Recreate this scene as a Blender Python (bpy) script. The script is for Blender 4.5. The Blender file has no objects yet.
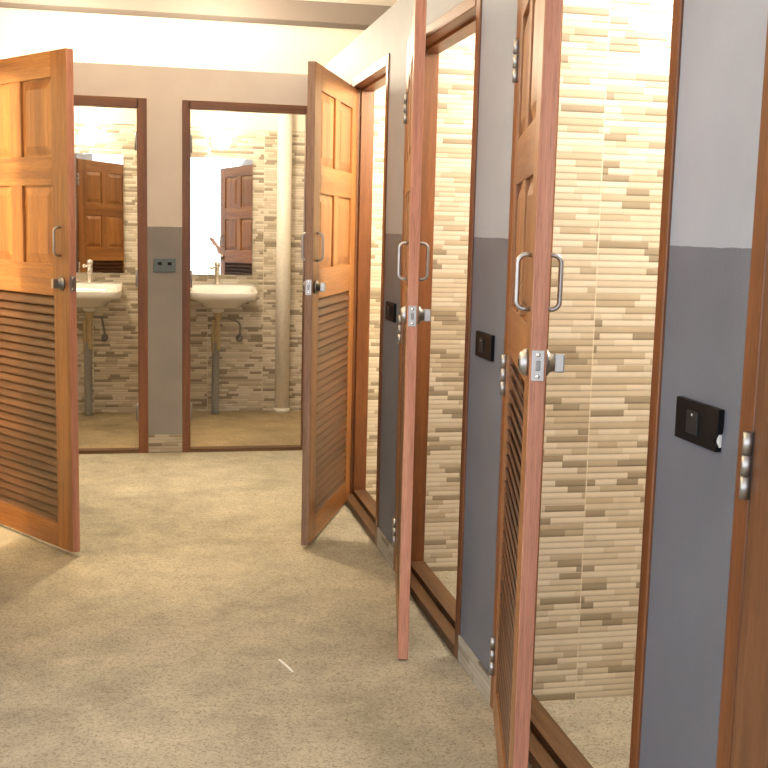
import bpy, bmesh, math, random
from mathutils import Vector, Matrix

random.seed(7)
SC = bpy.context.scene
COL = SC.collection
PI = math.pi

# ---------------------------------------------------------------- node helpers
class NT:
    def __init__(self, name):
        self.m = bpy.data.materials.new(name)
        self.m.use_nodes = True
        self.t = self.m.node_tree
        self.t.nodes.clear()
        self.out = self.t.nodes.new('ShaderNodeOutputMaterial')
        self.b = self.t.nodes.new('ShaderNodeBsdfPrincipled')
        self.t.links.new(self.b.outputs[0], self.out.inputs[0])
    def n(self, kind, **kw):
        nd = self.t.nodes.new(kind)
        for k, v in kw.items():
            setattr(nd, k, v)
        return nd
    def link(self, a, b):
        self.t.links.new(a, b)
    def put(self, sock, v):
        if isinstance(v, bpy.types.NodeSocket):
            self.link(v, sock)
        else:
            sock.default_value = v
    def math(self, op, a, b=0.0, c=0.0):
        nd = self.n('ShaderNodeMath', operation=op)
        self.put(nd.inputs[0], a); self.put(nd.inputs[1], b); self.put(nd.inputs[2], c)
        return nd.outputs[0]
    def coord(self):
        tc = self.n('ShaderNodeTexCoord')
        return tc.outputs['Object']
    def sep(self, v):
        s = self.n('ShaderNodeSeparateXYZ'); self.link(v, s.inputs[0])
        return s.outputs
    def comb(self, x, y, z=0.0):
        c = self.n('ShaderNodeCombineXYZ')
        self.put(c.inputs[0], x); self.put(c.inputs[1], y); self.put(c.inputs[2], z)
        return c.outputs[0]
    def scale(self, v, s):
        mp = self.n('ShaderNodeMapping'); self.link(v, mp.inputs[0]); mp.inputs['Scale'].default_value = s
        return mp.outputs[0], mp
    def noise(self, v, scale, detail=3, rough=.5, dist=0.0):
        nd = self.n('ShaderNodeTexNoise'); self.link(v, nd.inputs['Vector'])
        nd.inputs['Scale'].default_value = scale; nd.inputs['Detail'].default_value = detail
        nd.inputs['Roughness'].default_value = rough; nd.inputs['Distortion'].default_value = dist
        return nd.outputs['Fac']
    def ramp(self, f, stops, interp='LINEAR'):
        r = self.n('ShaderNodeValToRGB'); self.link(f, r.inputs[0])
        cr = r.color_ramp; cr.interpolation = interp
        while len(cr.elements) < len(stops): cr.elements.new(.5)
        for e, (p, c) in zip(cr.elements, stops):
            e.position = p; e.color = (c[0], c[1], c[2], 1)
        return r.outputs[0]
    def mix(self, f, a, b, mode='MIX'):
        nd = self.n('ShaderNodeMix', data_type='RGBA', blend_type=mode)
        self.put(nd.inputs[0], f)
        self.put(nd.inputs[6], a if isinstance(a, bpy.types.NodeSocket) else (*a, 1))
        self.put(nd.inputs[7], b if isinstance(b, bpy.types.NodeSocket) else (*b, 1))
        return nd.outputs[2]
    def bump(self, h, strength, dist):
        nd = self.n('ShaderNodeBump'); self.link(h, nd.inputs['Height'])
        nd.inputs['Strength'].default_value = strength; nd.inputs['Distance'].default_value = dist
        self.link(nd.outputs[0], self.b.inputs['Normal'])
    def base(self, c):
        self.put(self.b.inputs['Base Color'], c if isinstance(c, bpy.types.NodeSocket) else (*c, 1))
    def rough(self, r):
        self.put(self.b.inputs['Roughness'], r)

def srgb(r, g, b):
    f = lambda c: (c/255/12.92) if c/255 <= .04045 else ((c/255+.055)/1.055)**2.4
    return (f(r), f(g), f(b))

def plain(name, c, rough=.5, metal=0.0, spec=None, noise=.06):
    t = NT(name)
    v = t.coord()
    f = t.noise(v, 40, 3)
    lo = tuple(x*(1-noise) for x in c); hi = tuple(min(1, x*(1+noise)) for x in c)
    t.base(t.ramp(f, [(.3, lo), (.7, hi)]))
    t.rough(rough); t.b.inputs['Metallic'].default_value = metal
    if spec is not None: t.b.inputs['Specular IOR Level'].default_value = spec
    return t.m

def wood(name, dark, mid, light, axis, rough=.38, pores=.74):
    t = NT(name)
    v = t.coord()
    oi = t.n('ShaderNodeObjectInfo')
    off = t.math('MULTIPLY', oi.outputs['Random'], 13.7)
    add = t.n('ShaderNodeVectorMath', operation='ADD'); t.link(v, add.inputs[0]); t.link(t.comb(off, off, off), add.inputs[1])
    s = [9.0, 9.0, 9.0]; s[axis] = .55
    v1, _ = t.scale(add.outputs[0], s)
    big = t.noise(v1, 1.6, 4, .55, .6)
    s2 = [60.0, 60.0, 60.0]; s2[axis] = 2.2
    v2, _ = t.scale(add.outputs[0], s2)
    fine = t.noise(v2, 2.2, 4, .6, .3)
    f = t.math('ADD', t.math('MULTIPLY', big, .68), t.math('MULTIPLY', fine, .32))
    col = t.ramp(f, [(.33, dark), (.5, mid), (.66, light)])
    s3 = [230.0, 230.0, 230.0]; s3[axis] = 10.0
    v3, _ = t.scale(add.outputs[0], s3)
    pore = t.noise(v3, 2.0, 2, .5)
    pm = t.ramp(pore, [(.36, (pores, pores, pores)), (.5, (1, 1, 1))])
    col = t.mix(1.0, col, pm, 'MULTIPLY')
    val = t.math('ADD', t.math('MULTIPLY', oi.outputs['Random'], .22), .89)
    col = t.mix(1.0, col, t.comb(val, val, val), 'MULTIPLY')
    t.base(col); t.rough(rough)
    t.bump(fine, .12, .002)
    return t.m

WD, WM, WL = srgb(112, 70, 38), srgb(143, 95, 53), srgb(166, 118, 68)
M = {}
M['wood_z'] = wood('varnished_wood_upright', WD, WM, WL, 2)
M['wood_x'] = wood('varnished_wood_crosswise', WD, WM, WL, 0)
M['raw_z'] = wood('raw_wood_edge', srgb(160, 106, 84), srgb(186, 128, 104), srgb(206, 152, 128), 2, .6, .78)
FD, FM, FL = srgb(84, 50, 26), srgb(110, 66, 36), srgb(130, 82, 46)
M['shaded_z'] = wood('shaded_wood_upright', srgb(74, 46, 28), srgb(100, 66, 42), srgb(120, 82, 54), 2)  # same door wood with shade put into its colour, for the closed door
M['shaded_x'] = wood('shaded_wood_crosswise', srgb(74, 46, 28), srgb(100, 66, 42), srgb(120, 82, 54), 0)
M['slat'] = wood('varnished_slat_wood', srgb(56, 33, 19), srgb(76, 46, 27), srgb(94, 60, 36), 0, .42, .75)
M['sill'] = wood('worn_threshold_wood', srgb(66, 46, 28), srgb(90, 64, 40), srgb(110, 82, 54), 0, .55)
M['edge_grey'] = wood('grey_brown_wood_edge', srgb(112, 86, 70), srgb(134, 104, 86), srgb(152, 122, 102), 2, .6, .7)  # grey-brown tone for the free edge of the farthest right leaf
M['frame_z'] = wood('frame_wood_upright', FD, FM, FL, 2)
M['frame_x'] = wood('frame_wood_crosswise', FD, FM, FL, 0)
M['steel'] = plain('brushed_steel', (.42, .415, .42), .38, 1.0)
M['dark_steel'] = plain('weathered_steel', (.27, .265, .26), .45, 1.0)
M['black'] = plain('black_plastic', (.005, .005, .006), .45, spec=.15)
M['black_rocker'] = plain('dark_grey_plastic', (.016, .017, .019), .4, spec=.25)
M['socket_grey'] = plain('blue_grey_plastic', srgb(92, 106, 114), .4)
M['white_chip'] = plain('white_plastic', (.7, .7, .7), .4)
M['ceramic'] = plain('white_ceramic', (.82, .80, .76), .12, noise=.02)
M['chrome'] = plain('chrome', (.85, .83, .8), .12, 1.0)
M['pvc'] = plain('white_pvc', (.86, .82, .74), .35)
M['pvc_grey'] = plain('grey_pvc', (.27, .27, .26), .45)
M['brass'] = plain('tan_plastic', srgb(184, 166, 130), .4)
M['hose'] = plain('braided_hose', (.3, .29, .27), .4, .6)
M['mark'] = plain('white_floor_mark', (.8, .82, .78), .7)

def mirror_mat():
    t = NT('mirror_glass')
    t.base((.86, .88, .88)); t.rough(.015); t.b.inputs['Metallic'].default_value = 1.0
    return t.m
M['mirror'] = mirror_mat()

def paint_mat(name, lo1, lo2, hi1, hi2):
    t = NT(name)
    v = t.coord(); x, y, z = t.sep(v)
    wob = t.math('MULTIPLY', t.math('SUBTRACT', t.noise(v, 14, 3), .5), .006)
    f = t.math('GREATER_THAN', t.math('ADD', z, wob), 1.333)
    mot = t.noise(v, 5, 4)
    lo = t.ramp(mot, [(.3, lo1), (.7, lo2)])
    hi = t.ramp(mot, [(.3, hi1), (.7, hi2)])
    t.base(t.mix(f, lo, hi)); t.rough(.55)
    t.bump(t.noise(v, 130, 4, .6), .22, .004)
    return t.m
M['paint'] = paint_mat('two_tone_wall_paint', srgb(88, 93, 104), srgb(97, 102, 113), srgb(142, 148, 159), srgb(150, 156, 167))
M['paint_lit_back'] = paint_mat('two_tone_paint_lit_back', srgb(132, 128, 128), srgb(144, 140, 140), srgb(214, 204, 200), srgb(222, 213, 209))  # same two-tone scheme, lightened to stand in for daylight on the back wall

def plaster(name, c, rough=.8):
    t = NT(name); v = t.coord()
    mot = t.noise(v, 2.2, 4)
    t.base(t.ramp(mot, [(.3, tuple(x*.94 for x in c)), (.7, c)])); t.rough(rough)
    t.bump(t.noise(v, 60, 4), .15, .004)
    return t.m
M['plaster'] = plaster('cream_plaster', srgb(236, 229, 216))
M['ceiling'] = plaster('ceiling_plaster', srgb(232, 226, 216))
M['beam'] = plaster('shaded_beam_plaster', srgb(112, 103, 97))  # plaster darkened to carry the shade on the beam front

def floor_mat():
    t = NT('washed_aggregate_floor'); v = t.coord()
    big = t.noise(v, 1.1, 5, .6, .3)
    med = t.noise(v, 5.5, 5, .65)
    f = t.math('ADD', t.math('MULTIPLY', big, .55), t.math('MULTIPLY', med, .45))
    col = t.ramp(f, [(.34, srgb(134, 133, 123)), (.45, srgb(160, 158, 146)), (.56, srgb(178, 175, 161)), (.68, srgb(198, 195, 182))])
    vo = t.n('ShaderNodeTexVoronoi'); t.link(v, vo.inputs['Vector']); vo.inputs['Scale'].default_value = 190
    gr = t.sep(vo.outputs['Color'])[0]
    sp = t.ramp(gr, [(0, (.30, .29, .26)), (.16, (.66, .65, .62)), (.5, (1, 1, 1)), (1, (1.12, 1.12, 1.12))])
    col = t.mix(.62, col, t.mix(1.0, col, sp, 'MULTIPLY'))
    dk = t.noise(v, 55, 4, .7)
    dm = t.ramp(dk, [(.30, (.45, .43, .38)), (.42, (1, 1, 1))])
    col = t.mix(.65, col, t.mix(1.0, col, dm, 'MULTIPLY'))
    st = t.noise(v, 2.6, 4, .7, .8)
    sm = t.ramp(st, [(.34, (.80, .81, .77)), (.46, (1, 1, 1))])
    col = t.mix(.6, col, t.mix(1.0, col, sm, 'MULTIPLY'))
    inner = t.math('GREATER_THAN', t.sep(v)[1], 6.72)          # warm lamplight tinted into the floor colour of the two back bathrooms
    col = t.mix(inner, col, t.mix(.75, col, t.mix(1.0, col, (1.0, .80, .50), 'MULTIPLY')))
    col = t.mix(1.0, col, (.96, .93, .91), 'MULTIPLY')
    t.base(col); t.rough(.62)
    t.bump(gr, .18, .003)
    return t.m
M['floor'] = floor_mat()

def tile_mat(name, axis, u_off=0.0, tone=(1, 1, 1)):
    """strip mosaic tiles 40 x 20 cm; axis = horizontal object axis of the wall"""
    t = NT(name); v = t.coord(); s = t.sep(v)
    u = t.math('ADD', s[axis], 20.0 + u_off); z = t.math('ADD', s[2], 2.015)
    TW, TH, RH = .40, .20, .20/11
    tc = t.math('FLOOR', t.math('DIVIDE', u, TW))
    row = t.math('FLOOR', t.math('DIVIDE', z, RH))
    fr = t.math('FRACT', t.math('DIVIDE', z, RH))
    wn = t.n('ShaderNodeTexWhiteNoise', noise_dimensions='2D'); t.link(t.comb(row, tc), wn.inputs['Vector'])
    rnd = wn.outputs['Value']
    cellw = t.math('ADD', t.math('MULTIPLY', rnd, .10), .06)
    cu = t.math('FLOOR', t.math('DIVIDE', t.math('ADD', u, t.math('MULTIPLY', rnd, 3.1)), cellw))
    wn2 = t.n('ShaderNodeTexWhiteNoise', noise_dimensions='3D'); t.link(t.comb(cu, row, tc), wn2.inputs['Vector'])
    r2 = wn2.outputs['Value']
    A, B, Cc, D = srgb(230, 222, 206), srgb(216, 206, 187), srgb(194, 182, 160), srgb(160, 148, 128)
    col = t.ramp(r2, [(0, A), (.36, B), (.66, Cc), (.84, D)], 'CONSTANT')
    shade = t.ramp(fr, [(0, (.74, .73, .71)), (.22, (.88, .88, .87)), (.7, (1, 1, 1))])  # bevel shading painted into each strip, darker along its lower edge
    col = t.mix(1.0, col, shade, 'MULTIPLY')
    gu = t.math('LESS_THAN', t.math('FRACT', t.math('DIVIDE', u, TW)), .009)
    gz = t.math('LESS_THAN', t.math('FRACT', t.math('DIVIDE', z, TH)), .014)
    g = t.math('MAXIMUM', gu, gz)
    col = t.mix(g, col, srgb(228, 219, 200))
    col = t.mix(.25, col, t.mix(1.0, col, t.ramp(t.noise(v, 30, 4), [(.3, (.8, .8, .8)), (.7, (1, 1, 1))]), 'MULTIPLY'))
    if tone != (1, 1, 1): col = t.mix(1.0, col, tone, 'MULTIPLY')
    t.base(col); t.rough(.45)
    h = t.math('ADD', t.math('MULTIPLY', r2, .5), t.math('MULTIPLY', t.math('MINIMUM', t.math('MULTIPLY', fr, 4.0), 1.0), .6))
    t.bump(h, .35, .006)
    return t.m
M['tile_x'] = tile_mat('strip_mosaic_tile_facing_front', 0, .385)
M['skirt_x'] = tile_mat('grey_strip_skirting_front', 0, .1, (.62, .60, .60))
M['skirt_y'] = tile_mat('grey_strip_skirting_side', 1, .1, (.50, .51, .53))
M['tile_y'] = tile_mat('strip_mosaic_tile_facing_side', 1)

def glow(name, c, s):
    t = NT(name)
    t.base((.9, .85, .75)); t.b.inputs['Emission Color'].default_value = (*c, 1); t.b.inputs['Emission Strength'].default_value = s
    return t.m
M['globe'] = glow('lit_opal_globe', (1.0, .86, .64), 13)

# ---------------------------------------------------------------- mesh helpers
class MB:
    def __init__(self):
        self.bm = bmesh.new()
    def box(self, x0, x1, y0, y1, z0, z1, mi=0):
        vs = [self.bm.verts.new(p) for p in ((x0,y0,z0),(x1,y0,z0),(x1,y1,z0),(x0,y1,z0),(x0,y0,z1),(x1,y0,z1),(x1,y1,z1),(x0,y1,z1))]
        fs = []
        for f in ((0,3,2,1),(4,5,6,7),(0,1,5,4),(1,2,6,5),(2,3,7,6),(3,0,4,7)):
            fc = self.bm.faces.new([vs[i] for i in f]); fc.material_index = mi; fs.append(fc)
        return fs
    def rings(self, rings, cap0=True, cap1=True, mi=0, smooth=True):
        vv = [[self.bm.verts.new(p) for p in r] for r in rings]
        n = len(rings[0])
        for a, b in zip(vv, vv[1:]):
            for i in range(n):
                f = self.bm.faces.new((a[i], a[(i+1) % n], b[(i+1) % n], b[i])); f.smooth = smooth; f.material_index = mi
        if cap0: self.bm.faces.new(list(reversed(vv[0]))).material_index = mi
        if cap1: self.bm.faces.new(vv[-1]).material_index = mi
        return vv
    def prism(self, pts, axis, a, b, mi=0):
        def P(p, t):
            q = list(p); q.insert(axis, t); return q
        self.rings([[P(p, a) for p in pts], [P(p, b) for p in pts]], mi=mi, smooth=False)
    def lathe(self, prof, c, axis=2, n=20, mi=0):
        """prof = [(radius, t)], revolved about axis through c"""
        rs = []
        for r, tt in prof:
            ring = []
            for i in range(n):
                a = 2*PI*i/n
                q = [r*math.cos(a), r*math.sin(a)]; q.insert(axis, tt)
                ring.append((q[0]+c[0], q[1]+c[1], q[2]+c[2]))
            rs.append(ring)
        self.rings(rs, mi=mi)
    def tube(self, pts, r, n=10, mi=0):
        pts = [Vector(p) for p in pts]
        rr = r if isinstance(r, (list, tuple)) else [r]*len(pts)
        rs = []; up = None
        for i, p in enumerate(pts):
            d = (pts[min(i+1, len(pts)-1)] - pts[max(i-1, 0)]).normalized()
            if up is None:
                up = Vector((0, 0, 1)) if abs(d.z) < .9 else Vector((1, 0, 0))
            s = d.cross(up).normalized(); up = s.cross(d).normalized()
            rs.append([p + rr[i]*(math.cos(2*PI*k/n)*s + math.sin(2*PI*k/n)*up) for k in range(n)])
        self.rings(rs, mi=mi)
    def sphere(self, c, r, sz=1.0):
        m = Matrix.Translation(c) @ Matrix.Diagonal((r, r, r*sz, 1))
        g = bmesh.ops.create_uvsphere(self.bm, u_segments=24, v_segments=14, radius=1, matrix=m)
        for v in g['verts']:
            for f in v.link_faces: f.smooth = True
    def bevel(self, w, seg=2):
        bmesh.ops.remove_doubles(self.bm, verts=self.bm.verts, dist=1e-6)
        bmesh.ops.bevel(self.bm, geom=list(self.bm.edges), offset=w, segments=seg, profile=.6, affect='EDGES', clamp_overlap=True)
        return self
    def build(self, name, mats, parent=None):
        bmesh.ops.recalc_face_normals(self.bm, faces=self.bm.faces)
        me = bpy.data.meshes.new(name); self.bm.to_mesh(me); self.bm.free()
        if not isinstance(mats, (list, tuple)): mats = [mats]
        for m in mats: me.materials.append(m)
        o = bpy.data.objects.new(name, me); COL.objects.link(o)
        if parent is not None: o.parent = parent
        return o

def tag(o, label, cat, group=None):
    o['label'] = label; o['category'] = cat
    if group: o['group'] = group
    if 'door' in cat: o['kind'] = 'thing'
    return o
def thing(name, label, cat, loc, rz=0.0, group=None):
    o = bpy.data.objects.new(name, None); COL.objects.link(o)
    o.empty_display_size = .1
    o.location = loc; o.rotation_euler = (0, 0, rz)
    return tag(o, label, cat, group)
def struct(o):
    o['kind'] = 'structure'; return o
def boxes(name, mat, lst, parent=None, bevel=0.0):
    mb = MB()
    for b in lst: mb.box(*b)
    if bevel: mb.bevel(bevel)
    return mb.build(name, mat, parent)

# ---------------------------------------------------------------- dimensions
XR, XL = .96, -.74            # corridor faces of the right and left walls
YB, YF = 6.65, 8.12           # corridor face of the back wall, tiled far wall
HW, HC = 2.235, 2.80          # partition height, ceiling height
TH = .10
OPEN_R = [(4.545, 5.43), (3.255, 4.21), (1.957, 2.91), (.70, 1.655)]   # outer frame, near / far
OPEN_L = [(4.36, 5.255)]
OPEN_B = [(-.715, -.004), (.195, .959)]
ZF = 2.055                    # top of the door frames
Y0 = .35                      # near end of the right wall

# ---------------------------------------------------------------- the setting
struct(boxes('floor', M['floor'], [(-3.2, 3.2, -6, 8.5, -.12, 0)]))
struct(boxes('ceiling', M['ceiling'], [(-2.6, 2.7, -.6, 8.5, HC, HC+.1)]))
struct(boxes('trim_ceiling_beam', M['beam'], [(-2.4, 2.5, 7.42, 7.62, 2.672, HC)]))

def wall_with_openings(name, ops, a0, a1, fixed, mk, mat='paint'):
    mb = MB(); cur = a0
    for lo, hi in sorted(ops):
        mb.box(*mk(cur, lo, 0, HW)); mb.box(*mk(lo, hi, ZF, HW)); cur = hi
    mb.box(*mk(cur, a1, 0, HW))
    return struct(mb.build(name, M[mat]))
wall_with_openings('wall_right', OPEN_R, Y0, YB, XR, lambda a, b, z0, z1: (XR, XR+TH, a, b, z0, z1))
wall_with_openings('wall_left', OPEN_L, 3.20, YB, XL, lambda a, b, z0, z1: (XL-TH, XL, a, b, z0, z1))
wall_with_openings('wall_back', OPEN_B, -2.3, 2.5, YB, lambda a, b, z0, z1: (a, b, YB, YB+TH, z0, z1), 'paint_lit_back')

far = MB()
far.box(-2.3, 2.5, YF, YF+.1, 0, 2.03)
struct(far.build('wall_far', M['tile_x']))
struct(boxes('wall_far_upper', M['plaster'], [(-2.3, 2.5, YF, YF+.1, 2.03, HC)]))
for nm, y in (('wall_stall_near', 1.60), ('wall_stall_middle', 2.915), ('wall_stall_far', 4.16), ('wall_stall_end', 5.46), ('wall_stall_front', Y0)):
    struct(boxes(nm, M['tile_x'], [(XR+TH, 2.4, y, y+.08, 0, HW)]))
struct(boxes('wall_stalls_rear', M['tile_y'], [(2.4, 2.5, Y0, 8.12, 0, HC)]))
struct(boxes('wall_bathroom_divider', M['tile_y'], [(.06, .14, YB+TH, YF, 0, HW)]))
struct(boxes('wall_bathroom_right', M['tile_y'], [(1.55, 1.63, YB+TH, YF, 0, HW)]))
struct(boxes('wall_bathroom_left', M['tile_y'], [(-1.40, -1.32, YB+TH, YF, 0, HW)]))
struct(boxes('wall_left_stall_near', M['tile_x'], [(-2.2, XL-TH, 3.20, 3.28, 0, HW)]))
struct(boxes('wall_left_stall_end', M['tile_x'], [(-2.2, XL-TH, 5.50, 5.58, 0, HW)]))
struct(boxes('wall_left_stall_rear', M['tile_y'], [(-2.3, -2.2, 3.20, 8.12, 0, HC)]))

# strip-tile skirting on the piers
for (a, b) in ((4.21, 4.545), (2.91, 3.255), (1.655, 1.957), (5.43, 6.65)):
    struct(boxes('baseboard_right', M['skirt_y'], [(XR-.006, XR, a+.001, b-.001, 0, .085)]))
struct(boxes('baseboard_back', M['skirt_x'], [(-.003, .194, YB-.006, YB, .004, .108)]))
struct(boxes('baseboard_left', M['skirt_y'], [(XL, XL+.006, 5.256, YB, 0, .085), (XL, XL+.006, 3.20, 4.359, 0, .085)]))

# ---------------------------------------------------------------- door frames
def door_frame(label, W, loc, rz, face=.042, sill=.05, rebate_front=True, hinge_side=None, proud=.006, D=TH+.012):
    """local x along the opening, local y into the room"""
    t = thing('door_frame', label, 'door frame', loc, rz, 'wooden door frames')
    f2 = face + .011                      # deeper part carries the stop
    d1 = .048
    a, b = (face, f2) if rebate_front else (f2, face)
    split = -proud + d1 if rebate_front else D - proud - d1
    y0, y1 = -proud, D - proud
    def L(x0, s):
        mb = MB()
        if s > 0:
            pts = [(x0, y0), (x0+a, y0), (x0+a, split), (x0+b, split), (x0+b, y1), (x0, y1)]
        else:
            pts = [(x0, y0), (x0, y1), (x0-b, y1), (x0-b, split), (x0-a, split), (x0-a, y0)]
        mb.prism(pts, 2, 0, ZF)
        return mb.bevel(.002, 1)
    j1 = L(0, 1).build('jamb', M['frame_z'], t)
    j2 = L(W, -1).build('jamb', M['frame_z'], t)
    mb = MB()
    mb.prism([(y0, ZF), (y0, ZF-a), (split, ZF-a), (split, ZF-b), (y1, ZF-b), (y1, ZF)], 0, b, W-b)
    mb.bevel(.002, 1).build('head', M['frame_x'], t)
    mb = MB()
    if rebate_front:
        pts = [(y0, 0), (y0, sill*.62), (split-.004, sill*.62), (split-.004, sill*.35), (split, sill*.35), (split, sill), (y1, sill), (y1, 0)]
    else:
        pts = [(y0, 0), (y0, sill), (split, sill), (split, sill*.6), (y1, sill*.6), (y1, 0)]
    mb.prism(pts, 0, a*.98, W-a*.98)
    mb.build('threshold', M['sill'], t)
    if hinge_side is not None:
        for z in (.235, 1.03, 1.815):
            h = MB(); x = a if hinge_side == 0 else W-a
            s = 1 if hinge_side == 0 else -1
            h.box(min(x, x+s*.003), max(x, x+s*.003), split-.036, split-.002, z-.05, z+.05)
            h.tube([(x+s*.006, split+.002, z-.05), (x+s*.006, split+.002, z+.05)], .007, 8)
            h.build('hinge_leaf', M['steel'], t)
    return t

RZ = -PI/2
door_frame('brown wooden frame of the farthest doorway on the right, behind the ajar louvred door', .885, (XR, 5.43, 0), RZ)
door_frame('brown wooden frame of the middle doorway on the right, with glowing orange inner jamb', .955, (XR, 4.21, 0), RZ)
door_frame('brown wooden frame of the nearest open doorway on the right', .953, (XR, 2.91, 0), RZ, face=.034)
door_frame('brown wooden frame around the closed door at the right edge', .955, (XR, 1.655, 0), RZ, face=.045)
door_frame('brown wooden frame of the left back doorway, bare hinges on its right jamb', .711, (-.715, YB, 0), 0, face=.045, sill=.02, rebate_front=False, hinge_side=1)
door_frame('brown wooden frame of the right back doorway, bare hinges on its left jamb', .764, (.195, YB, 0), 0, face=.036, sill=.02, rebate_front=False, hinge_side=0)
door_frame('brown wooden frame in the left wall behind the wide open door', .895, (XL, 4.36, 0), PI/2)

# ---------------------------------------------------------------- louvred doors
def louvred_door(label, W, pin, ang, side, z0=.02, H=1.985, edge='raw_z', wz='wood_z', wx='wood_x'):
    """local x runs from the hinge pin along the leaf, the inside face is at side*T"""
    t = thing('louvered_door', label, 'door', (pin[0], pin[1], z0), ang, 'louvered wooden doors')
    T = .033
    def Y(a, b):
        a, b = a*side, b*side
        return (min(a, b), max(a, b))
    ya, yb = Y(0, T)
    SW = .115
    def bx(name, x0, x1, z0_, z1_, mat, bev=.0025):
        return boxes(name, mat, [(x0, x1, ya, yb, z0_, z1_)], t, bev)
    bx('stile', .004, SW, 0, H, M[wz])
    mb = MB(); mb.box(W-SW, W, ya, yb, 0, H); mb.bevel(.0025)
    mb.bm.normal_update()
    for f in mb.bm.faces:
        if f.calc_center_median().x > W-.001: f.material_index = 1
    mb.build('stile', [M[wz], M[edge]], t)
    zl0, zl1, zp0, zp1, zq0, zq1 = .105, 1.035, 1.16, 1.47, 1.585, 1.885
    for nm, a, b in (('bottom_rail', 0, zl0), ('lock_rail', zl1, zp0), ('middle_rail', zp1, zq0), ('top_rail', zq1, H)):
        bx(nm, SW, W-SW, a, b, M[wx])
    xm = W/2; mw = .045
    for a, b in ((zp0, zp1), (zq0, zq1)):
        bx('muntin', xm-mw, xm+mw, a, b, M[wz])
    # raised panels
    for a, b in ((zp0, zp1), (zq0, zq1)):
        for x0, x1 in ((SW, xm-mw), (xm+mw, W-SW)):
            mb = MB(); yc = side*T/2
            def rect(i, y): return [(x0+i, y, a+i), (x1-i, y, a+i), (x1-i, y, b-i), (x0+i, y, b-i)]
            mb.rings([rect(.040, yc-.0135), rect(.036, yc-.0125), rect(.008, yc-.005), rect(0, yc-.005), rect(0, yc+.005), rect(.008, yc+.005), rect(.036, yc+.0125), rect(.040, yc+.0135)], smooth=False)
            mb.build('raised_panel', M[wz], t)
    # louvre slats (one field of slats)
    mb = MB(); n = 27; sp = (zl1-zl0)/n
    prof = [(-.0150, -.0255), (-.0178, -.0225), (-.0165, -.0170), (.0085, .0235), (.0125, .0262), (.0165, .0245), (.0170, .0200), (-.0080, -.0215)]
    for k in range(n):
        zc = zl0 + sp*(k+.5)
        ring = lambda x: [(x, side*(T/2 - p[0]*.95), zc + p[1]) for p in prof]
        mb.rings([ring(SW-.004), ring(W-SW+.004)], smooth=False)
    mb.build('louver_slats', M['slat'], t)
    # pull handles on both faces
    xh = W-.062
    for s, base in ((-1, 0), (1, T)):
        mb = MB(); y0 = side*base; yo = side*(base + s*.046); r = .016; HP = .027
        pts = [(xh, y0, 1.175)]
        zc0, zc1 = 1.196, 1.306
        def yy(d): return side*(base + s*d)
        pts = [(xh, yy(-.002), zc0), (xh, yy(HP-r), zc0)]
        for k in range(1, 6):
            a = PI/2*k/5; pts.append((xh, yy(HP+r*math.sin(a)-r), zc0 + r*(1-math.cos(a))))
        for k in range(0, 6):
            a = PI/2*k/5; pts.append((xh, yy(HP+r*math.cos(a)-r), zc1 - r + r*math.sin(a)))
        pts.append((xh, yy(-.002), zc1))
        mb.tube(pts, .0052, 10)
        mb.build('pull_handle', M['steel'], t)
    # lock with edge plate, cylinder rosette and thumb turn
    zk = 1.087
    mb = MB(); mb.box(W-.0005, W+.002, ya+.004, yb-.004, zk-.031, zk+.031); mb.bevel(.0008, 1)
    lk = mb.build('lock_plate', M['steel'], t)
    mb = MB(); mb.box(W+.0015, W+.0045, ya+.012, yb-.012, zk-.010, zk+.010); mb.bevel(.001, 1)
    mb.build('latch_bolt', M['dark_steel'], lk)
    for z in (zk-.022, zk+.022):
        mb = MB(); mb.lathe([(.0048, 0), (.0042, .0016), (.001, .0018)], (W+.0018, side*T/2, z), 0, 10); mb.build('screw', M['chrome'], lk)
    xl = W-.055
    mb = MB(); s0 = -side
    mb.lathe([(.028, 0), (.028, s0*.006), (.022, s0*.014), (.018, s0*.018), (.002, s0*.018)], (xl, 0, zk), 1, 24)
    ro = mb.build('lock_cylinder', M['steel'], t)
    mb = MB(); mb.box(xl-.002, xl+.002, min(s0*.017, s0*.0195), max(s0*.017, s0*.0195), zk-.007, zk+.007); mb.build('keyhole', M['black'], ro)
    mb = MB()
    mb.lathe([(.028, 0), (.028, side*.007), (.020, side*.012), (.016, side*.022), (.002, side*.022)], (xl, side*T, zk), 1, 24)
    rt = mb.build('lock_rosette', M['dark_steel'], t)
    mb = MB(); mb.box(xl-.0075, xl+.0075, min(side*(T+.02), side*(T+.042)), max(side*(T+.02), side*(T+.042)), zk-.019, zk+.019); mb.bevel(.003)
    mb.build('thumb_turn', M['steel'], rt)
    # hinges
    for z in (.165, .965, 1.795):
        mb = MB(); y = -side*.006
        mb.tube([(-.002, y, z-.055), (-.002, y, z-.018)], .0085, 12)
        mb.tube([(-.002, y, z-.017), (-.002, y, z+.017)], .0085, 12)
        mb.tube([(-.002, y, z+.018), (-.002, y, z+.055)], .0085, 12)
        q = sorted((y, side*.03))
        mb.box(.001, .004, q[0], q[1], z-.053, z+.053)
        mb.build('hinge', M['steel'], t)
    return t

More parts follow.
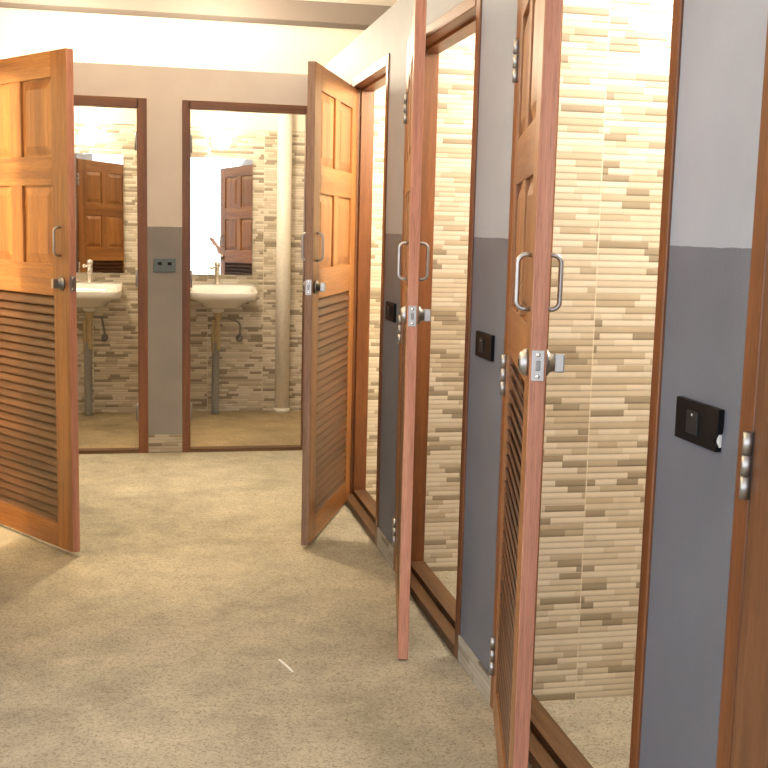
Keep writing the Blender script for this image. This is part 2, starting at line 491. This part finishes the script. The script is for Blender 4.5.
def right_leaf(label, W, y, a, z0=.02, H=1.985, edge='raw_z', **kw):
    return louvred_door(label, W, (XR-.008, y), -PI/2-math.radians(a), 1, z0, H, edge, **kw)
right_leaf('louvered wooden door ajar at the far end of the right wall, its slats in view', .90, 5.375, 21.3, edge='edge_grey')
right_leaf('louvered wooden door seen edge on in the middle of the right wall', .904, 4.168, 11.9, .004, H=2.035)
right_leaf('nearest louvered door seen edge on, large steel pulls and lock against pale tiles', .797, 2.876, 15.0, .0)
right_leaf('closed shaded brown wooden door cut by the right picture edge, steel hinge showing', 0.860, 1.608, 0.0, edge='shaded_z', wz='shaded_z', wx='shaded_x')
louvred_door('wide open louvered door at the left edge, its raised panels lit golden', .795, (-.727, 5.214), -PI/2+math.radians(34.5), -1)

# ---------------------------------------------------------------- switches
def switch(label, yc, chipped=False):
    t = thing('light_switch', label, 'light switch', (XR, yc, 1.022), RZ, 'black switch plates on the right wall')
    # local x runs towards the camera, local y into the wall
    w, h = .078, .037
    mb = MB()
    if chipped:
        pts = [(-w, -h), (w-.004, -h), (w-.003, -h+.010), (w-.008, -h+.013), (w-.012, -h+.018), (w-.010, -h+.023), (w-.004, -h+.030), (w-.001, -h+.036), (w, -h+.044), (w, h), (-w, h)]
    else:
        pts = [(-w, -h), (w, -h), (w, h), (-w, h)]
    mb.prism(pts, 1, -.011, 0)
    if not chipped: mb.bevel(.002, 2)
    mb.build('switch_plate', M['black'], t)
    mb = MB(); mb.box(-.030, .010, -.0145, -.010, -.021, .021); mb.bevel(.0015, 2)
    r = mb.build('rocker', M['black_rocker'], t)
    mb = MB(); mb.box(-.012, -.008, -.0150, -.0140, .012, .016); mb.build('indicator', M['white_chip'], r)
    if chipped:
        o = boxes('mounting_box', M['white_chip'], [(w-.014, w-.003, -.0055, -.0005, -h+.008, -h+.03)], t)
        o['label'] = 'white plastic exposed by the broken corner'
    return t
switch('black switch plate with a chipped corner beside the closed door at the right', 1.792, True)
switch('black switch plate beside the nearest louvered door, left of its hinge', 3.09)
switch('small black switch plate on the pier behind the middle louvered door', 4.38)

t = thing('power_socket', 'blue grey double socket on the pier between the two back doorways', 'socket', (.094, YB, 1.112))
boxes('socket_plate', M['socket_grey'], [(-.064, .064, -.010, 0, -.039, .039)], t, .003)
for x in (-.028, .028):
    ins = boxes('socket_insert', M['socket_grey'], [(x-.021, x+.021, -.0135, -.009, -.024, .024)], t, .002)
    boxes('socket_hole', M['black'], [(x-.012, x+.012, -.0150, -.013, .000, .018)], ins, .001)

# ---------------------------------------------------------------- wash basins, mirrors, lamps, pipe
def superring(w, d0, d1, z, n=40, e=5.0, tilt=0.0):
    """rounded rectangle from y=-d1 (front) to y=-d0 (wall side)"""
    out = []; cy = -(d0+d1)/2; hy = (d1-d0)/2
    for i in range(n):
        a = 2*PI*i/n; c, s = math.cos(a), math.sin(a)
        x = w/2*math.copysign(abs(c)**(2/e), c); y = hy*math.copysign(abs(s)**(2/e), s)
        out.append((x, cy+y, z + tilt*(y/hy+1)/2))
    return out
def basin(label, cx, dx_drain, dx_valve):
    t = thing('wash_basin', label, 'wash basin', (cx, YF-.003, 0), 0, 'wall-hung wash basins')
    mb = MB(); tl = .045
    mb.rings([superring(.16, .10, .26, .770, e=3), superring(.26, .04, .31, .782, e=3.5), superring(.33, .005, .36, .822, e=4.5),
              superring(.455, .002, .415, .842, e=6), superring(.47, 0, .42, .850, e=7), superring(.48, 0, .425, .885, e=7, tilt=tl), superring(.476, .002, .422, .893, e=7, tilt=tl),
              superring(.43, .11, .395, .892, e=5, tilt=tl*.6), superring(.39, .125, .37, .872, e=4.5), superring(.34, .15, .33, .815, e=4), superring(.12, .2, .28, .80, e=3)])
    mb.build('bowl', M['ceramic'], t)
    x = dx_drain
    mb = MB(); c = (x, -.055, 0)
    mb.lathe([(.024, .925), (.022, .935), (.017, .94), (.016, 1.055), (.019, 1.06), (.019, 1.085), (.004, 1.09)], c, 2, 18)
    mb.tube([(x, -.055, 1.03), (x, -.10, 1.035), (x, -.14, 1.02), (x, -.15, 1.0)], .010, 12)
    f = mb.build('faucet', M['chrome'], t)
    mb = MB(); mb.tube([(x-.035, -.055, 1.045), (x+.01, -.055, 1.05)], .007, 10); mb.sphere((x-.04, -.055, 1.045), .011)
    mb.build('tap_lever', M['chrome'], f)
    mb = MB()
    mb.lathe([(.044, .775), (.046, .765), (.046, .745), (.036, .738), (.03, .735)], (x, -.14, 0), 2, 20)
    mb.build('drain_flange', M['ceramic'], t)
    mb = MB()
    mb.lathe([(.030, .738), (.030, .70), (.022, .69), (.017, .67), (.017, .48), (.017, .47)], (x, -.14, 0), 2, 18)
    tr = mb.build('trap', M['brass'], t)
    mb = MB(); mb.tube([(x-.03, -.135, .68), (x-.033, -.135, .55), (x-.03, -.13, .45)], .014, 12); mb.build('trap_bottle', M['brass'], tr)
    mb = MB(); mb.tube([(x-.012, -.13, .52), (x-.014, -.12, .40), (x-.016, -.10, .02), (x-.016, -.10, 0)], [.026, .027, .027, .027], 14)
    mb.build('waste_pipe', M['pvc_grey'], t)
    mb = MB(); v = dx_valve
    P = [Vector((x+.02, -.13, .70)), Vector((x+.08, -.13, .69)), Vector((v-.01, -.10, .66)), Vector((v, -.06, .58)), Vector((v, -.05, .545))]
    pts = []
    for i in range(len(P)-1):
        p0, p1, p2, p3 = P[max(i-1, 0)], P[i], P[i+1], P[min(i+2, len(P)-1)]
        for k in range(6):
            s = k/6
            pts.append(.5*((2*p1)+(p2-p0)*s+(2*p0-5*p1+4*p2-p3)*s*s+(3*p1-p0-3*p2+p3)*s**3))
    pts.append(P[-1])
    mb.tube(pts, .007, 10); mb.build('supply_hose', M['hose'], t)
    mb = MB(); mb.lathe([(.024, 0), (.024, -.008), (.014, -.014), (.014, -.06), (.020, -.062), (.020, -.08), (.003, -.082)], (v, 0, .54), 1, 16)
    mb.build('stop_valve', M['dark_steel'], t)
    return t
basin('white wash basin under the mirror in the left back bathroom', -.415, .015, .112)
basin('white wash basin under the mirror in the right back bathroom, beside the white pipe', .505, -.022, .140)

def mirror(label, x0, x1):
    t = thing('wall_mirror', label, 'mirror', ((x0+x1)/2, YF-.012, .985), 0, 'frameless mirrors above the basins')
    t.rotation_euler = (math.radians(-.67), 0, math.radians(-.83))
    w = (x1-x0)/2
    boxes('mirror_glass', M['mirror'], [(-w, w, -.014, -.008, .012, .835)], t, .0015)
    boxes('backing_board', M['pvc_grey'], [(-w+.01, w-.01, -.008, -.0005, .02, .825)], t)
    return t
mirror('frameless mirror in the left back bathroom reflecting louvered doors', -.635, -.165)
mirror('frameless mirror in the right back bathroom reflecting daylight', .265, .733)

def lamp(label, x, z):
    t = thing('globe_lamp', label, 'wall lamp', (x, YF, z), 0, 'lit globe lamps above the mirrors')
    mb = MB(); mb.lathe([(.05, 0), (.05, -.012), (.028, -.018), (.026, -.045), (.03, -.05)], (0, 0, 0), 1, 18)
    mb.build('lamp_holder', M['ceramic'], t)
    mb = MB(); mb.sphere((0, -.115, .0), .068); mb.build('globe', M['globe'], t)
lamp('glowing round globe lamp above the left back mirror', -.39, 1.935)
lamp('glowing round globe lamp above the right back mirror', .505, 1.94)

t = thing('drain_pipe', 'tall white drain pipe on the tiled wall right of the basin', 'pipe', (.955, YF-.058, 0))
mb = MB(); mb.lathe([(.052, 0), (.052, 2.16)], (0, 0, 0), 2, 24); mb.build('pipe', M['pvc'], t)
mb = MB(); mb.lathe([(.058, 0), (.058, .03), (.052, .034)], (0, 0, 0), 2, 24); mb.build('floor_collar', M['pvc'], t)

# white mark on the floor, built as a thin raised strip
mb = MB()
a, b = Vector((.397, 3.345, .0)), Vector((.428, 3.24, .0))
d = (b-a).normalized(); s = Vector((-d.y, d.x, 0))*.003
n = 6
rs = []
for k in range(n+1):
    p = a + (b-a)*k/n; hgt = .003 + .002*math.sin(k/n*PI)
    rs.append([p-s+Vector((0, 0, .0005)), p+s+Vector((0, 0, .0005)), p+s*.7+Vector((0, 0, hgt)), p-s*.7+Vector((0, 0, hgt))])
mb.rings(rs, smooth=False)
tag(mb.build('floor_mark', M['mark']), 'thin white mark on the concrete floor', 'floor mark')

# ---------------------------------------------------------------- person seen only in the right mirror
def skin_mesh(name, chains, mat, parent, levels=2):
    """chains = lists of (point, radius); the first point of a later chain is welded to a node it coincides with"""
    vs, es, rad, idx = [], [], [], {}
    for ch in chains:
        prev = None
        for p, r in ch:
            k = tuple(round(c, 4) for c in p)
            if k not in idx:
                idx[k] = len(vs); vs.append(p); rad.append(r)
            i = idx[k]
            if prev is not None and prev != i: es.append((prev, i))
            prev = i
    me = bpy.data.meshes.new(name); me.from_pydata(vs, es, [])
    o = bpy.data.objects.new(name, me); COL.objects.link(o); o.parent = parent
    md = o.modifiers.new('Skin', 'SKIN'); md.use_smooth_shade = True
    lay = me.skin_vertices[0].data if me.skin_vertices else None
    if lay is None:
        with bpy.context.temp_override(object=o, active_object=o, selected_objects=[o]):
            pass
    for i, r in enumerate(rad):
        lay[i].radius = (r, r) if not isinstance(r, tuple) else r
        lay[i].use_root = (i == 0)
    sb = o.modifiers.new('Subdivision', 'SUBSURF'); sb.levels = levels; sb.render_levels = levels
    me.materials.append(mat)
    return o
M['skin'] = plain('skin', srgb(206, 156, 128), .5)
M['shirt'] = plain('blue_cotton', srgb(120, 140, 158), .8)
M['trousers'] = plain('dark_cotton', srgb(52, 54, 62), .85)
M['hair'] = plain('dark_hair', srgb(34, 26, 22), .6)
M['shoe'] = plain('black_leather', srgb(28, 26, 26), .5)
pp = thing('person', 'person in a blue shirt with one hand raised, reflected in the right back mirror', 'person', (1.06, -1.35, 0), 0)
hand = Vector((-.335, .17, 1.30)); hd = Vector((-.62, .18, .76)).normalized(); hs = Vector((.55, .6, .3)).normalized()
body = [[((0, 0, .95), (.15, .10)), ((0, 0, 1.10), (.135, .095)), ((0, 0, 1.30), (.16, .10)), ((0, -.01, 1.43), (.11, .08)), ((0, 0, 1.50), .052), ((0, .01, 1.56), .052), ((0, .02, 1.64), (.075, .09)), ((0, .02, 1.72), (.07, .085))]]
for sx in (-1, 1):
    body.append([((0, 0, .95), .15), ((sx*.09, 0, .86), .085), ((sx*.10, .01, .50), .058), ((sx*.10, -.01, .30), .052), ((sx*.10, 0, .09), .036), ((sx*.105, .09, .035), .036), ((sx*.11, .17, .028), .028)])
body.append([((0, -.01, 1.43), .11), ((.17, -.01, 1.41), .052), ((.235, -.03, 1.13), .038), ((.25, .02, .89), .026), ((.25, .04, .82), .034), ((.248, .06, .75), .014), ((.248, .07, .70), .010)])
arm = [((0, -.01, 1.43), .11), ((-.17, -.01, 1.41), .052), ((-.245, .03, 1.14), .038), (tuple(hand - hd*.07), .025), (tuple(hand), (.034, .022))]
body.append(arm)
for k, (o_, L) in enumerate(((-.030, .062), (-.011, .074), (.010, .070), (.029, .056))):
    b0 = hand + hd*.035 + hs*o_
    body.append([(tuple(hand), .03), (tuple(b0), .010), (tuple(b0 + hd*L*.5 + Vector((0, .006, 0))), .009), (tuple(b0 + hd*L + Vector((0, .022, -.006))), .0075)])
tb = hand - hd*.02 - hs*.030
body.append([(tuple(hand), .03), (tuple(tb), .012), (tuple(tb - hs*.028 + hd*.022), .010), (tuple(tb - hs*.038 + hd*.048), .008)])
skin_mesh('body', body, M['skin'], pp)
skin_mesh('shirt', [[((0, 0, .90), (.168, .122)), ((0, 0, 1.10), (.155, .115)), ((0, 0, 1.30), (.178, .12)), ((0, -.01, 1.445), (.12, .09))]] +
          [[((0, -.01, 1.445), .12), ((sx*.17, -.01, 1.415), .072), ((sx*.21, -.005, 1.25), .060)] for sx in (-1, 1)], M['shirt'], pp)
skin_mesh('trousers', [[((0, 0, .96), (.165, .118)), ((0, 0, .88), (.15, .11))]] +
          [[((0, 0, .88), .15), ((sx*.092, 0, .80), .098), ((sx*.10, .01, .50), .076), ((sx*.10, 0, .10), .066)] for sx in (-1, 1)], M['trousers'], pp)
for sx in (-1, 1):
    mb = MB()
    mb.rings([[(sx*.105 + .048*w_*math.cos(2*PI*i/16), .055 + .14*l_*math.sin(2*PI*i/16), z) for i in range(16)] for w_, l_, z in ((1, 1, .001), (1.02, 1.02, .03), (.85, .85, .065), (.6, .5, .09))])
    mb.build('shoe', M['shoe'], pp)
mb = MB(); mb.sphere((0, 0, 1.715), .098, 1.05)
for v in mb.bm.verts:
    if v.co.y > .04: v.co.z = max(v.co.z, 1.735)
    else: v.co.z = max(v.co.z, 1.60)
mb.build('hair', M['hair'], pp)
mb = MB()
mb.sphere((0, .105, 1.655), .016, 1.3)
mb.build('nose', M['skin'], pp)
for sx in (-1, 1):
    mb = MB(); mb.sphere((sx*.032, .098, 1.685), .012, .7); mb.build('eye', M['ceramic'], pp)
    mb = MB(); mb.sphere((sx*.082, .015, 1.665), .02, 1.5); mb.build('ear', M['skin'], pp)
mb = MB(); mb.sphere((0, .096, 1.615), .02, .35); mb.build('mouth', plain('lips', srgb(160, 92, 84), .5), pp)

# ---------------------------------------------------------------- lights
def point(name, loc, e, c=(1.0, .89, .73), r=.07):
    l = bpy.data.lights.new(name, 'POINT'); l.energy = e; l.color = c; l.shadow_soft_size = r
    o = bpy.data.objects.new(name, l); o.location = loc; COL.objects.link(o); return o
point('stall_lamp', (1.55, 4.50, 2.10), 125, (1.0, .84, .60))
point('bathroom_fill', (-.55, 7.05, 2.42), 50, (1.0, .85, .64))  # added unseen fill lights above the lintel, brightening the back bathrooms
point('bathroom_fill', (.42, 7.05, 2.40), 50, (1.0, .85, .64))
sl = bpy.data.lights.new('back_floor_fill', 'SPOT'); sl.energy = 290; sl.color = (1.0, .74, .40)  # added warm fill, no fixture, brightens the floor at the corridor's back
sl.spot_size = math.radians(78); sl.spot_blend = 1.0; sl.shadow_soft_size = .08
so = bpy.data.objects.new('back_floor_fill', sl); so.location = (.08, 5.45, 2.74); COL.objects.link(so)
point('stall_lamp', (1.75, 3.45, 2.18), 86)
point('stall_lamp', (1.75, 2.30, 2.18), 86)
point('stall_lamp', (-1.35, 3.72, 2.15), 310, (1.0, .77, .46))

w = bpy.data.worlds.new('World'); SC.world = w; w.use_nodes = True
nt = w.node_tree; nt.nodes.clear()
wo = nt.nodes.new('ShaderNodeOutputWorld'); bg = nt.nodes.new('ShaderNodeBackground')
tc = nt.nodes.new('ShaderNodeTexCoord'); sx = nt.nodes.new('ShaderNodeSeparateXYZ'); nt.links.new(tc.outputs['Generated'], sx.inputs[0])
rp = nt.nodes.new('ShaderNodeValToRGB'); nt.links.new(sx.outputs[2], rp.inputs[0])
for e, (p, c) in zip(rp.color_ramp.elements, ((.0, (.98, .96, .94)), (.75, (.34, .40, .50)))):
    e.position = p; e.color = (*c, 1)
nt.links.new(rp.outputs[0], bg.inputs[0]); bg.inputs[1].default_value = 3.0     # hazy bright horizon, dimmer zenith
nt.links.new(bg.outputs[0], wo.inputs[0])

# ---------------------------------------------------------------- camera
f, yaw, pit, rol = 1114.7, .20999, .13796, .0243
cy, sy = math.cos(yaw), math.sin(yaw)
fw = Vector((sy*math.cos(pit), cy*math.cos(pit), -math.sin(pit)))
r = Vector((cy, -sy, 0)); u = r.cross(fw)
r2 = math.cos(rol)*r + math.sin(rol)*u; u2 = -math.sin(rol)*r + math.cos(rol)*u
cd = bpy.data.cameras.new('camera'); cd.sensor_width = 36; cd.lens = 36*f/768
cd.clip_start = .05
co = bpy.data.objects.new('camera', cd); COL.objects.link(co)
co.matrix_world = Matrix(((r2.x, u2.x, -fw.x, 0), (r2.y, u2.y, -fw.y, 0), (r2.z, u2.z, -fw.z, 1.35), (0, 0, 0, 1)))
SC.camera = co
SC.view_settings.view_transform = 'Standard'
SC.view_settings.look = 'None'
SC.view_settings.exposure = 0.0
SC.cycles.max_bounces = 10
SC.cycles.diffuse_bounces = 6
SC.cycles.sample_clamp_indirect = 6.0
SC.cycles.use_denoising = True
